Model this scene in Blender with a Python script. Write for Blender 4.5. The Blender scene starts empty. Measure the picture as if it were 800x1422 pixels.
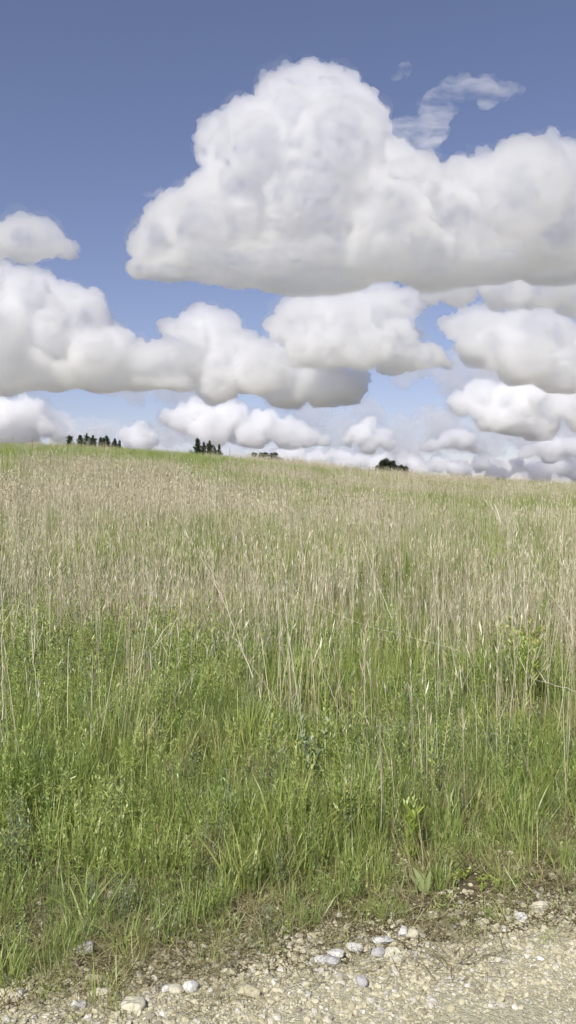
import bpy, math, random, time
import numpy as np
from mathutils import Vector, Matrix
R = math.radians
scene = bpy.context.scene
col = scene.collection
T0 = time.time()

# ------------------------------------------------------------------ camera
CAM_H = 1.6
F = 1183.0            # focal length in pixels of a 1422 px tall frame
cam = bpy.data.cameras.new('camera')
camo = bpy.data.objects.new('camera', cam); col.objects.link(camo)
cam.sensor_fit = 'VERTICAL'; cam.sensor_height = 24.0
cam.lens = 24.0*F/1422.0
camo.location = (0, 0, CAM_H); camo.rotation_euler = (R(90), 0, 0)
cam.clip_start = 0.05; cam.clip_end = 80000
scene.camera = camo

# ------------------------------------------------------------------ light
SUN_EL, SUN_AZ = R(44), R(204)          # azimuth measured from +Y (view direction) clockwise
world = bpy.data.worlds.new('World'); scene.world = world; world.use_nodes = True
nt = world.node_tree
bg = nt.nodes['Background']
sky = nt.nodes.new('ShaderNodeTexSky'); sky.sky_type = 'NISHITA'
sky.sun_disc = False; sky.sun_elevation = SUN_EL; sky.sun_rotation = SUN_AZ
sky.air_density = 1.0; sky.dust_density = 0.9; sky.ozone_density = 2.0; sky.altitude = 300
wb = nt.nodes.new('ShaderNodeMixRGB'); wb.blend_type = 'MULTIPLY'; wb.inputs[0].default_value = 1   # camera white balance
wb.inputs[2].default_value = (1.0, .82, .87, 1)
nt.links.new(sky.outputs[0], wb.inputs[1]); nt.links.new(wb.outputs[0], bg.inputs[0]); bg.inputs[1].default_value = 0.095
sl = bpy.data.lights.new('sun', 'SUN'); sl.energy = 4.0; sl.angle = R(0.53); sl.color = (1.0, 0.965, 0.91)
so = bpy.data.objects.new('sun', sl); col.objects.link(so)
sdir = Vector((math.sin(SUN_AZ)*math.cos(SUN_EL), math.cos(SUN_AZ)*math.cos(SUN_EL), math.sin(SUN_EL)))
so.rotation_euler = sdir.to_track_quat('Z', 'Y').to_euler()
so.location = sdir*100

scene.view_settings.view_transform = 'Standard'; scene.view_settings.look = 'None'
scene.view_settings.exposure = 0.45; scene.view_settings.gamma = 1.0
cy = scene.cycles
cy.use_denoising = True
cy.max_bounces = 20; cy.diffuse_bounces = 4; cy.glossy_bounces = 2; cy.transmission_bounces = 6
cy.volume_bounces = 20; cy.transparent_max_bounces = 12
cy.use_adaptive_sampling = True; cy.adaptive_threshold = 0.03; cy.adaptive_min_samples = 16
cy.sample_clamp_indirect = 6.0

def tag(o, label=None, cat=None, group=None, kind=None):
    if label: o['label'] = label
    if cat: o['category'] = cat
    if group: o['group'] = group
    if kind: o['kind'] = kind
    return o

def mesh_from(name, verts, faces, smooth=True):
    """verts (n,3), faces: list of int arrays (m,k)"""
    me = bpy.data.meshes.new(name)
    verts = np.asarray(verts, np.float32)
    me.vertices.add(len(verts)); me.vertices.foreach_set('co', verts.ravel())
    fl = [np.asarray(f, np.int32) for f in faces if len(f)]
    tot = np.concatenate([np.full(len(f), f.shape[1], np.int32) for f in fl])
    idx = np.concatenate([f.ravel() for f in fl])
    me.loops.add(len(idx)); me.loops.foreach_set('vertex_index', idx)
    me.polygons.add(len(tot))
    st = np.zeros(len(tot), np.int32); st[1:] = np.cumsum(tot)[:-1]
    me.polygons.foreach_set('loop_start', st)
    me.polygons.foreach_set('loop_total', tot)
    me.polygons.foreach_set('use_smooth', np.full(len(tot), smooth))
    me.update(calc_edges=True)
    return me

# ------------------------------------------------------------------ clouds
import bmesh
def ico(sub):
    bm = bmesh.new(); bmesh.ops.create_icosphere(bm, subdivisions=sub, radius=1.0)
    v = np.array([x.co[:] for x in bm.verts]); f = np.array([[q.index for q in p.verts] for p in bm.faces])
    bm.free(); return v, f
ICO_V, ICO_F = ico(2)

def cloud_mat(name, density, g=0.7, color=(1, 1, 1)):
    m = bpy.data.materials.new(name); m.use_nodes = True
    n = m.node_tree; n.nodes.clear()
    out = n.nodes.new('ShaderNodeOutputMaterial'); vs = n.nodes.new('ShaderNodeVolumeScatter')
    vs.inputs['Color'].default_value = (*color, 1)
    vs.inputs['Density'].default_value = density; vs.inputs['Anisotropy'].default_value = g
    n.links.new(vs.outputs[0], out.inputs['Volume'])
    m.cycles.homogeneous_volume = True
    return m

def at_px(px, py, dist):
    return np.array([(px-400)/F*dist, dist, CAM_H + (711-py)/F*dist])

def cloud(label, dist, blobs, base, mat, seed, vox=2.2, bump=1.0, flat=0.10, group=None, depth=0.6, halo=True, slab=True, shell=11, rag=1.0):
    rng = np.random.default_rng(seed)
    S = dist/F
    zb = CAM_H + (711-base)/F*dist
    def blobs_mesh(shrink, full):
        rng = np.random.default_rng(seed)
        V, Fc, n = [], [], 0
        def add(c, r, sq=1.0):
            nonlocal n
            r = r - shrink*S
            if r < 3*S: return
            v = ICO_V*r; v = v*np.array([1, 1, sq]) + c
            V.append(v); Fc.append(ICO_F+n); n += len(v)
        for (px, py, pr) in blobs:
            c = at_px(px, py, dist) + np.array([0, rng.uniform(-.4, .4)*pr*S, 0]); r = pr*S
            add(c, r*.93)
            for k in range(5 if dist > 5500 else 0):       # satellites
                a = rng.uniform(0, 6.28); q = rng.uniform(.4, .95); add(c + np.array([math.cos(a)*1.25*q, math.sin(a)*q, rng.uniform(-.35, .55)])*r, r*rng.uniform(.32, .58))
            if slab and c[2]-zb < 1.9*r:
                add(np.array([c[0], c[1], zb+.22*r]), r*1.02, .42)
                add(np.array([c[0]+rng.uniform(-.3, .3)*r, c[1]+rng.uniform(-.5, .5)*r, zb+.25*r]), r*.9, .45)
            for k in range(2):       # body in depth
                add(c + np.array([rng.uniform(-.3, .3), rng.uniform(-1, 1)*depth*1.6, -abs(rng.uniform(0, .35))])*r, r*rng.uniform(.6, .85))
            if not full: continue
            r2 = np.random.default_rng(seed*100+int(px))
            for k in range(64):      # turrets all round
                d = r2.normal(size=3); d /= np.linalg.norm(d)
                if d[2] < -.1: d[2] *= -.4
                rr = r*(.07+.28*r2.uniform()**1.7)
                add(c + d*(r - rr*.55), rr)
        return (np.concatenate(V), np.concatenate(Fc)) if V else (None, None)
    org = None
    def build(grow, vx, disp, sm_it, name, shrink=0):
        nonlocal org
        V, Fc = blobs_mesh(shrink, True)
        if V is None: return None
        me = mesh_from('tmp', V, [Fc])
        o = bpy.data.objects.new('tmp', me); col.objects.link(o)
        rm = o.modifiers.new('r', 'REMESH'); rm.mode = 'VOXEL'; rm.voxel_size = vx*S
        sm = o.modifiers.new('s', 'SMOOTH'); sm.factor = .5; sm.iterations = sm_it
        for (kind, size, st) in disp:
            tx = bpy.data.textures.new('t', kind); tx.noise_scale = size*S
            if kind == 'CLOUDS': tx.noise_depth = 3
            d = o.modifiers.new('d', 'DISPLACE'); d.texture = tx; d.texture_coords = 'GLOBAL'
            d.strength = (-1 if kind == 'VORONOI' else 1)*st*S*bump; d.mid_level = .4
        if grow: d = o.modifiers.new('g', 'DISPLACE'); d.strength = grow*S; d.mid_level = 0
        rm = o.modifiers.new('r2', 'REMESH'); rm.mode = 'VOXEL'; rm.voxel_size = vx*S; rm.use_smooth_shade = True
        dg = bpy.context.evaluated_depsgraph_get()
        m2 = bpy.data.meshes.new_from_object(o.evaluated_get(dg))
        bpy.data.objects.remove(o)
        co = np.empty(len(m2.vertices)*3, np.float32); m2.vertices.foreach_get('co', co); co = co.reshape(-1, 3)
        zz = zb - grow*S*.4 + shrink*S*.35
        wob = (np.sin(co[:, 0]/S/23.+seed)+np.sin(co[:, 0]/S/9.3+co[:, 1]/S/17.+2*seed)*.6+np.sin(co[:, 1]/S/31.))*1.6*S*rag
        low = co[:, 2] < zz + wob
        z = co[:, 2].copy()
        co[low, 2] = (zz+wob + (z-zz-wob)*flat)[low]
        if org is None: org = np.array([co[:, 0].mean(), co[:, 1].mean(), zb])
        co -= org
        m2.vertices.foreach_set('co', co.ravel().astype(np.float32)); m2.update()
        m2.materials.clear()
        ob = bpy.data.objects.new(name, m2); col.objects.link(ob)
        return ob
    if dist > 5500: vox = vox*.75; fk = .62
    else: fk = 1.0
    ob = build(0, vox, (('VORONOI', 26*fk, 12*fk**.5), ('CLOUDS', 60, 18), ('VORONOI', 11*fk, 5*fk**.5), ('CLOUDS', 9*fk, 8), ('VORONOI', 5*fk, 4*fk**.5), ('CLOUDS', 3.5, 3)), 1, 'cloud')
    if shell:
        inn = build(0, vox*1.4, (('VORONOI', 26*fk, 12*fk**.5), ('CLOUDS', 60, 18), ('VORONOI', 11*fk, 6*fk**.5)), 2, 'inner', shell)
        if inn is not None and len(inn.data.polygons):
            bm = bmesh.new(); bm.from_mesh(inn.data); bmesh.ops.reverse_faces(bm, faces=bm.faces[:]); bm.to_mesh(inn.data); bm.free()
            bm = bmesh.new(); bm.from_mesh(ob.data); bm.from_mesh(inn.data); bm.to_mesh(ob.data); bm.free()
        if inn is not None: bpy.data.objects.remove(inn)
    ob.location = org; ob.data.materials.append(mat)
    tag(ob, label, 'cloud', group or 'white clouds over the hill', 'stuff' if 'veil' in label else None)
    if halo:
        h = build(1.5, vox*1.3, (('CLOUDS', 40, 22), ('CLOUDS', 12, 12)), 3, 'wisps')
        h.data.materials.append(HC); h.parent = ob
    return ob

HC = cloud_mat('cloud_wisps', 0.0014)
CC = (.974, .985, 1.0)
DC = cloud_mat('cloud_dense', 0.034, color=CC)
MC = cloud_mat('cloud_mid', 0.023, color=CC)
FC = cloud_mat('cloud_far', 0.011, .25, CC)
TC = cloud_mat('cloud_thin', 0.0006, .0, CC)
WC = cloud_mat('cloud_streak', 0.0045, .1, CC)
cloud('largest white cumulus cloud, domed and towering over the others', 3700,
      [(440,196,94),(390,136,36),(425,128,36),(465,146,44),(503,180,40),(370,180,46),(334,162,26),(299,172,22),(296,205,26),(352,225,70),(345,265,74),(238,322,44),(212,335,34),(300,320,70),(430,280,105),(510,235,66),
       (545,305,82),(625,315,82),(690,285,70),(748,242,52),(772,260,44),(775,305,56),(830,340,40)], 384, DC, 1, vox=1.9)
cloud('small soft grey-white cloud at the left edge, above the long cloud bank', 4100, [(-20,338,40),(28,330,34),(62,335,28),(92,345,16)], 368, MC, 2, flat=.35, slab=False)
cloud('tall billowing cloud bank at the left edge of the sky', 6500,
      [(-20,470,90),(28,432,56),(50,400,26),(72,455,50),(112,440,36),(100,415,20),(140,492,44),(190,508,34),(235,500,34),(60,505,42),(165,478,22)], 540, MC, 3, flat=.3, rag=2)
cloud('two-tiered puffy cloud in the middle, with a flat grey base', 7600,
      [(300,462,36),(262,470,30),(285,440,18),(322,495,44),(350,510,42),(400,524,40),(450,532,32),(485,536,22),(300,532,32),(272,505,28)], 566, MC, 4, flat=.2, slab=False, rag=2.2)
cloud('broad round-topped cloud just below the largest cloud', 6800,
      [(470,446,50),(418,445,38),(520,436,42),(530,412,18),(548,474,40),(595,498,24),(385,450,16),(450,484,40),(500,488,34),(620,510,12)], 514, MC, 5, flat=.25, slab=False, rag=3)
cloud('long low cloud tucked under the right end of the largest cloud', 5200, [(600,408,16),(640,404,24),(700,396,32),(760,388,40),(830,385,52),(725,410,22)], 430, MC, 6, flat=.3, slab=False, rag=3)
cloud('compact puffy cloud at right, with blue sky on its left', 6600, [(640,452,22),(668,440,22),(690,466,40),(735,448,34),(770,470,38),(800,500,50),(720,500,38),(765,520,30),(655,480,20)], 540, MC, 7, flat=.25, slab=False, rag=3)
cloud('grey and white layered cloud low at right', 9200, [(640,560,18),(668,546,24),(700,556,28),(735,540,22),(720,580,28),(765,560,30),(755,590,24),(810,560,40),(680,582,20)], 608, FC, 8, flat=.2, slab=False, rag=3)
cloud('bright little cumulus rising behind the hilltop at far left', 9800, [(15,585,32),(5,562,14),(40,574,24),(32,556,10),(64,590,18),(84,603,12),(-20,590,40)], 640, FC, 9, slab=False)
cloud('tiny round cloud between the conifers on the hilltop', 12000, [(195,601,14),(182,608,10),(208,609,11),(195,612,14)], 640, FC, 10, slab=False)
cloud('wide flat cloud low above the middle tree clump', 10500, [(255,582,18),(278,574,20),(300,592,26),(322,578,22),(350,598,26),(372,584,16),(400,602,22),(430,608,16),(450,614,9)], 622, FC, 11, flat=.2, slab=False, rag=2)
cloud('small faint cloud standing alone above the ridge, right of the middle', 13000, [(512,592,12),(500,604,14),(528,606,12),(485,610,9),(512,616,16),(540,614,8)], 628, FC, 12, flat=.2, slab=False, rag=2)
cloud('flat lens-shaped cloud just above the ridge, right of the dark bush', 11500, [(600,620,10),(622,612,14),(642,614,14),(662,622,9)], 631, FC, 13, flat=.4, slab=False)
cloud('small flat cloud low at the right edge of the sky', 11200, [(735,628,9),(752,622,12),(776,618,15),(800,622,18),(765,630,12)], 640, FC, 14, flat=.4, slab=False)
cloud('low line of hazy cloud lying along the ridge', 15000, [(390,638,13),(412,630,11),(436,640,15),(462,630,9),(480,642,15),(505,636,10),(530,646,14),(562,640,10),(580,652,14),(612,644,12),(640,654,15),(668,644,11),(690,656,14),(722,648,11),(750,656,15),(782,648,12),(805,656,14)], 700, FC, 15, slab=False)
SH = cloud_mat('cloud_sheet', 0.0015, .3, CC)
cloud('soft shadowless sheet of cloud filling the gaps behind the right-hand clouds', 14000, [(590,500,28),(630,520,32),(680,520,36),(740,510,36),(800,520,44),(620,600,26),(680,610,28),(740,600,30),(800,600,34),(560,520,18)], 640, SH, 21, slab=False, shell=0, halo=False, flat=.6, bump=1.4)
cloud('soft faint cloud linking the left bank and the middle cloud', 13500, [(190,545,18),(230,530,26),(262,540,22),(160,520,30),(240,600,22),(130,610,20),(470,600,26),(560,610,28),(430,580,22),(510,575,20),(600,590,24),(340,600,24)], 640, SH, 22, slab=False, shell=0, halo=False, flat=.6, bump=1.4)
cloud('thin veil of cloud low in the sky along the whole ridge', 19000, [(x, 640+(x*.07) , 60+20*math.sin(x)) for x in range(-80, 960, 75)], 760, TC, 16, slab=False, halo=False)
def shred_mat():
    m = bpy.data.materials.new('cloud_shreds'); m.use_nodes = True; n = m.node_tree; n.nodes.clear(); L = n.links.new
    g_ = n.nodes.new('ShaderNodeNewGeometry'); mp = n.nodes.new('ShaderNodeMapping'); mp.inputs['Rotation'].default_value = (0, R(28), 0); mp.inputs['Scale'].default_value = (.0032, .006, .020)
    t = n.nodes.new('ShaderNodeTexNoise'); t.inputs['Scale'].default_value = 1.0; t.inputs['Detail'].default_value = 5; t.inputs['Roughness'].default_value = .68; t.inputs['Distortion'].default_value = .25
    L(g_.outputs['Position'], mp.inputs[0]); L(mp.outputs[0], t.inputs['Vector'])
    mr = n.nodes.new('ShaderNodeMapRange'); mr.inputs[1].default_value = .44; mr.inputs[2].default_value = .74; mr.inputs[3].default_value = 0; mr.inputs[4].default_value = .020
    L(t.outputs[0], mr.inputs[0]); vs = n.nodes.new('ShaderNodeVolumeScatter'); vs.inputs['Anisotropy'].default_value = .2
    L(mr.outputs[0], vs.inputs['Density']); out = n.nodes.new('ShaderNodeOutputMaterial'); L(vs.outputs[0], out.inputs['Volume'])
    m.cycles.volume_step_rate = .35
    return m
XC = shred_mat()
def trail(pts, n, jit, seed):
    g = np.random.default_rng(seed); out = []
    for (x0, y0, r0), (x1, y1, r1) in zip(pts[:-1], pts[1:]):
        m = max(2, int(n*math.hypot(x1-x0, y1-y0)/20))
        for k in range(m):
            t = k/m; r = r0+(r1-r0)*t
            out.append((x0+(x1-x0)*t+g.normal()*jit*r, y0+(y1-y0)*t+g.normal()*jit*r*.7, r*g.uniform(.6, 1.2)))
    return out
def wisp(label, dist, pts, seed, mat=None, n=5, jit=.45):
    return cloud(label, dist, trail(pts, n, jit, seed), 330 if pts[0][1] < 300 else 9999, mat or XC, seed, slab=False, halo=False, vox=1.1, bump=.5, flat=1, shell=0)
wisp('feathery torn wisp of cloud at upper right of the largest cloud', 3400,
     [(540,196,12),(566,190,20),(596,178,24),(612,156,22),(602,134,14),(630,134,18),(630,112,10),(650,124,18),(680,126,16),(705,127,10),(728,124,4)], 17)
wisp('tiny faint scrap of cloud high above the feathery wisp', 3400, [(546,110,7),(553,101,10),(561,92,6)], 18)
wisp('small ragged scrap of cloud just right of the feathery wisp', 3400, [(626,222,7),(638,214,10),(650,208,6)], 19)
wisp('ragged scrap of cloud off the left shoulder of the largest cloud', 3500, [(202,276,7),(222,268,11),(240,264,10),(256,272,10)], 20)
print('clouds', time.time()-T0, sum(len(o.data.polygons) for o in bpy.data.objects if o.type=='MESH'))

# ------------------------------------------------------------------ noise + terrain
def vnoise(x, y, seed=0):
    x = np.asarray(x, float); y = np.asarray(y, float)
    xi = np.floor(x).astype(np.int64); yi = np.floor(y).astype(np.int64)
    fx = x-xi; fy = y-yi; fx = fx*fx*(3-2*fx); fy = fy*fy*(3-2*fy)
    def h(a, b):
        n = (a*374761393 + b*668265263 + seed*974634777) & 0xFFFFFFFF
        n = ((n ^ (n >> 13))*1274126177) & 0xFFFFFFFF
        return ((n ^ (n >> 16)) & 0xFFFF)/65535.0
    return (h(xi, yi)*(1-fx)+h(xi+1, yi)*fx)*(1-fy) + (h(xi, yi+1)*(1-fx)+h(xi+1, yi+1)*fx)*fy
def fbm(x, y, seed=0, o=4):
    a, s, t = 0, .5, 0
    for k in range(o):
        a = a + vnoise(x*2**k, y*2**k, seed+k*7)*s; t += s; s *= .55
    return a/t
def sstep(a, b, x):
    t = np.clip((np.asarray(x, float)-a)/(b-a), 0, 1); return t*t*(3-2*t)

def edge_y(x): return 2.96 + .28*x
def s_of(x, y): return (y-edge_y(x))*.963
def verge_s(x, y): return (y-3.07-.44*np.clip(x, -3, 3)-.12*(fbm(np.asarray(x)*3.1, np.asarray(y)*3.1, 33)-.5))*.93      # where the grass starts
U_ = np.array([-.8, -.45, -.338, -.25, -.17, -.085, 0, .085, .17, .25, .338, .45, .8])
Y_ = np.array([612, 615, 618, 621, 629, 636, 646, 656, 665, 672, 676, 682, 690]) + 7
DC_ = 82.0
def height(x, y):
    x = np.asarray(x, float); y = np.asarray(y, float)
    d = np.sqrt(y*y + .0*x*x); d = np.maximum(y, .01)
    u = x/np.maximum(d, 6.0)
    zc = CAM_H + (711-np.interp(u, U_, Y_))/F*DC_
    t = (d-5.5)/(DC_-5.5)
    a = .13
    arg = np.clip((t-.84)/a, 0, 2.3)
    g = np.where(t < 0, 0, np.where(t < .84, t, .84+a*np.sin(arg)))
    g = g/(.84+a)
    g = np.where(t < .10, np.maximum(t, 0)**2/.2/(.84+a)+0*g, g - .05/(.84+a)*(1-sstep(.1, .9, t)))
    z = zc*g
    far = np.maximum((t-.84)/a-2.3, 0)*a
    z = z - far*zc*.55
    z = np.maximum(z, -8)
    s = s_of(x, y)
    near = sstep(.2, 1.6, s)
    z = z + near*(fbm(x*.9, y*.9, 3)-.5)*.10 + sstep(8, 20, d)*(fbm(x*.10, y*.16, 5, 3)-.5)*.5 * (1-sstep(75, 120, d))
    z = z + (fbm(x*6, y*6, 9, 3)-.5)*.02*sstep(-1.2, .3, s)
    z = z - .05*sstep(.1, .8, s)*(1-sstep(1.2, 3.5, s))
    return z

def grid_mesh(name, xs, ys, zf):
    X, Y = np.meshgrid(xs, ys); Z = zf(X, Y)
    v = np.stack([X, Y, Z], -1).reshape(-1, 3)
    nx, ny = len(xs), len(ys)
    i = (np.arange(ny-1)[:, None]*nx + np.arange(nx-1)[None, :]).ravel()
    f = np.stack([i, i+1, i+nx+1, i+nx], -1)
    return mesh_from(name, v, [f])

def nodes(m):
    m.use_nodes = True; n = m.node_tree; n.nodes.clear()
    def N(t, **kw):
        q = n.nodes.new(t)
        for k, v in kw.items():
            if isinstance(v, tuple) and k.startswith('in_'): pass
            if k.startswith('in_'): q.inputs[int(k[3:])].default_value = v
            else: setattr(q, k, v)
        return q
    return n, N
def ramp(N, stops):
    r = N('ShaderNodeValToRGB'); e = r.color_ramp.elements
    while len(e) < len(stops): e.new(.5)
    for q, (p, c) in zip(e, stops): q.position = p; q.color = (*c, 1)
    return r

# ground material: litter, soil and green moss of short growth
def ground_mat():
    m = bpy.data.materials.new('ground'); n, N = nodes(m); L = n.links.new
    geo = N('ShaderNodeNewGeometry')
    n1 = N('ShaderNodeTexNoise'); n1.inputs['Scale'].default_value = 22; n1.inputs['Detail'].default_value = 6
    n2 = N('ShaderNodeTexNoise'); n2.inputs['Scale'].default_value = .35; n2.inputs['Detail'].default_value = 4
    L(geo.outputs['Position'], n1.inputs['Vector']); L(geo.outputs['Position'], n2.inputs['Vector'])
    r1 = ramp(N, [(.25, (.035, .026, .014)), (.5, (.10, .078, .045)), (.75, (.21, .175, .11))])
    r2 = ramp(N, [(.3, (.13, .15, .06)), (.7, (.27, .25, .15))])
    L(n1.outputs[0], r1.inputs[0]); L(n2.outputs[0], r2.inputs[0])
    mx = N('ShaderNodeMix', data_type='RGBA'); sy = N('ShaderNodeSeparateXYZ'); L(geo.outputs['Position'], sy.inputs[0]); mr = N('ShaderNodeMapRange'); mr.inputs[1].default_value = 4.5; mr.inputs[2].default_value = 16; mr.inputs[3].default_value = .08; mr.inputs[4].default_value = .7
    L(sy.outputs[1], mr.inputs[0]); L(mr.outputs[0], mx.inputs[0])
    L(r1.outputs[0], mx.inputs[6]); L(r2.outputs[0], mx.inputs[7])
    b = N('ShaderNodeBsdfDiffuse'); out = N('ShaderNodeOutputMaterial')
    bp = N('ShaderNodeBump'); bp.inputs['Strength'].default_value = .8; bp.inputs['Distance'].default_value = .02
    L(n1.outputs[0], bp.inputs['Height']); L(bp.outputs[0], b.inputs['Normal'])
    L(mx.outputs[2], b.inputs['Color']); L(b.outputs[0], out.inputs[0])
    return m
def road_mat():
    m = bpy.data.materials.new('crushed_stone_road'); n, N = nodes(m); L = n.links.new
    geo = N('ShaderNodeNewGeometry')
    w = N('ShaderNodeTexNoise'); w.inputs['Scale'].default_value = 60
    L(geo.outputs['Position'], w.inputs['Vector'])
    v1 = N('ShaderNodeTexVoronoi'); v1.inputs['Scale'].default_value = 70
    v2 = N('ShaderNodeTexVoronoi'); v2.inputs['Scale'].default_value = 190
    n3 = N('ShaderNodeTexNoise'); n3.inputs['Scale'].default_value = 3; n3.inputs['Detail'].default_value = 5
    ad = N('ShaderNodeMixRGB', blend_type='ADD'); ad.inputs[0].default_value = .012
    L(geo.outputs['Position'], ad.inputs[1]); L(w.outputs['Color'], ad.inputs[2])
    for q in (v1, v2, n3): L(ad.outputs[0], q.inputs['Vector'])
    sp = N('ShaderNodeSeparateColor'); L(v1.outputs['Color'], sp.inputs[0])
    r1 = ramp(N, [(0, (.26, .235, .15)), (.45, (.40, .375, .245)), (.8, (.49, .465, .325)), (1, (.37, .36, .31))])
    L(sp.outputs[0], r1.inputs[0])
    sp2 = N('ShaderNodeSeparateColor'); L(v2.outputs['Color'], sp2.inputs[0])
    r2 = ramp(N, [(0, (.32, .295, .195)), (1, (.48, .455, .32))]); L(sp2.outputs[0], r2.inputs[0])
    mx = N('ShaderNodeMix', data_type='RGBA'); L(n3.outputs[0], mx.inputs[0]); L(r1.outputs[0], mx.inputs[6]); L(r2.outputs[0], mx.inputs[7])
    hs = N('ShaderNodeMath', operation='ADD'); L(v1.outputs['Distance'], hs.inputs[0]); L(v2.outputs['Distance'], hs.inputs[1])
    bp = N('ShaderNodeBump', invert=True); bp.inputs['Strength'].default_value = .7; bp.inputs['Distance'].default_value = .006
    L(hs.outputs[0], bp.inputs['Height'])
    b = N('ShaderNodeBsdfDiffuse'); out = N('ShaderNodeOutputMaterial')
    L(mx.outputs[2], b.inputs[0]); L(bp.outputs[0], b.inputs['Normal']); L(b.outputs[0], out.inputs[0])
    return m
GM = ground_mat(); RM = road_mat()
def geo_axis(a, b, first, k):
    o = [a]; st = first
    while o[-1] < b: o.append(o[-1]+st); st *= k
    return np.array(o)
xp = geo_axis(0, 6000, .06, 1.035); xs = np.concatenate([-xp[:0:-1], xp])
yp = geo_axis(2.2, 9000, .05, 1.02); ym = -geo_axis(-2.2+.0, 6000, .25, 1.12)[1:][::-1]
ys = np.concatenate([ym, yp])
g = bpy.data.objects.new('ground', grid_mesh('ground', xs, ys, height)); col.objects.link(g); g.data.materials.append(GM); tag(g, kind='structure')
# road: a strip along the edge line, 6 m wide, the camera stands on it
along = np.concatenate([np.linspace(-400, -8, 60), np.linspace(-7.8, 8, 260), np.linspace(9, 400, 60)])
across = np.concatenate([np.linspace(.25, -2.4, 70), np.linspace(-2.5, -6.2, 14)])
A, B = np.meshgrid(along, across)
X = A*.9630 - B*.2696; Y = 2.96 + A*.2696 + B*.9630
Zr = .006 + .03*sstep(0, -2.5, B) + (fbm(X*9, Y*9, 21, 4)-.5)*.008 - .03*sstep(-.05, .25, B)
v = np.stack([X, Y, Zr], -1).reshape(-1, 3); nx = len(along)
i = (np.arange(len(across)-1)[:, None]*nx+np.arange(nx-1)[None, :]).ravel()
rd = bpy.data.objects.new('road', mesh_from('road', v, [np.stack([i, i+nx, i+nx+1, i+1], -1)])); col.objects.link(rd)
rd.data.materials.append(RM); tag(rd, kind='structure')
_h0 = height
def zroad(x, y):
    s = s_of(x, y)
    return np.maximum(.006+.03*sstep(0, -2.5, s)-.03*sstep(-.05, .25, s) + np.where(s > .25, -1, 0), _h0(x, y)) if True else 0

# ------------------------------------------------------------------ plant pieces
def leaf_mat(name, ramp_stops, transl=.35, gloss=.06, patch=None, rough=.5):
    """tint (vertex attribute) + random per clump choose the blade's own colour"""
    m = bpy.data.materials.new(name); n, N = nodes(m); L = n.links.new
    at = N('ShaderNodeAttribute', attribute_name='tint'); oi = N('ShaderNodeObjectInfo')
    mul = N('ShaderNodeMath', operation='MULTIPLY_ADD'); mul.inputs[1].default_value = .38
    sc = N('ShaderNodeMath', operation='MULTIPLY'); sc.inputs[1].default_value = .62
    L(at.outputs['Fac'], sc.inputs[0]); L(oi.outputs['Random'], mul.inputs[0]); L(sc.outputs[0], mul.inputs[2])
    r = ramp(N, ramp_stops); L(mul.outputs[0], r.inputs[0])
    c = r.outputs[0]
    if patch:
        geo = N('ShaderNodeNewGeometry'); mp = N('ShaderNodeMapping'); mp.inputs['Scale'].default_value = patch[0]
        L(geo.outputs['Position'], mp.inputs[0]); nn = N('ShaderNodeTexNoise'); nn.inputs['Scale'].default_value = 1; nn.inputs['Detail'].default_value = 3
        L(mp.outputs[0], nn.inputs['Vector']); rr = ramp(N, patch[1]); L(nn.outputs[0], rr.inputs[0])
        mx = N('ShaderNodeMixRGB', blend_type='MULTIPLY'); mx.inputs[0].default_value = 1
        L(c, mx.inputs[1]); L(rr.outputs[0], mx.inputs[2]); c = mx.outputs[0]
    d = N('ShaderNodeBsdfDiffuse'); t = N('ShaderNodeBsdfTranslucent'); gl = N('ShaderNodeBsdfGlossy'); gl.inputs['Roughness'].default_value = rough
    gl.inputs['Color'].default_value = (.9, .9, .9, 1)
    L(c, d.inputs[0]); L(c, t.inputs[0])
    a = N('ShaderNodeMixShader'); a.inputs[0].default_value = transl; b = N('ShaderNodeMixShader'); b.inputs[0].default_value = gloss
    L(d.outputs[0], a.inputs[1]); L(t.outputs[0], a.inputs[2]); L(a.outputs[0], b.inputs[1]); L(gl.outputs[0], b.inputs[2])
    out = N('ShaderNodeOutputMaterial'); L(b.outputs[0], out.inputs[0])
    return m

GREEN = [(0, (0.163, 0.233, 0.053)), (0.35, (0.267, 0.361, 0.081)), (0.65, (0.38, 0.464, 0.126)), (0.88, (0.531, 0.561, 0.19)), (1, (0.723, 0.625, 0.292))]
WEED = [(0, (0.165, 0.246, 0.048)), (0.4, (0.279, 0.383, 0.087)), (0.75, (0.411, 0.478, 0.124)), (1, (0.575, 0.58, 0.185))]
SAGE = [(0, (0.124, 0.174, 0.083)), (0.5, (0.202, 0.253, 0.133)), (1, (0.326, 0.372, 0.228))]
STRAW = [(0, (0.291, 0.236, 0.144)), (0.3, (0.468, 0.413, 0.276)), (0.65, (0.626, 0.591, 0.431)), (1, (0.781, 0.768, 0.597))]
THATCH = [(0, (0.095, 0.076, 0.038)), (0.4, (0.232, 0.196, 0.094)), (0.8, (0.421, 0.392, 0.202)), (1, (0.626, 0.628, 0.35))]
M_GREEN = leaf_mat('green_blade', GREEN, .45, patch=((.5, .9, .5), [(.3, (.78, .85, .8)), (.7, (1.18, 1.1, 1.0))]))
M_WEED = leaf_mat('weed_leaf', WEED, .42)
M_SAGE = leaf_mat('sage_leaf', SAGE, .2, .02)
M_STRAW = leaf_mat('dry_straw', STRAW, .22, .05, patch=((.25, .5, .4), [(.35, (.86, .84, .80)), (.65, (1.08, 1.06, 1.04))]))
M_THATCH = leaf_mat('dead_thatch', THATCH, .15, .02)
M_YELLOW = leaf_mat('yellow_green_leaf', [(0, (.26, .36, .05)), (.6, (.40, .50, .08)), (1, (.54, .60, .14))], .45)
M_PALEYEL = leaf_mat('pale_yellow_bud', [(0, (.50, .50, .16)), (1, (.70, .66, .30))], .35)
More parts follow.
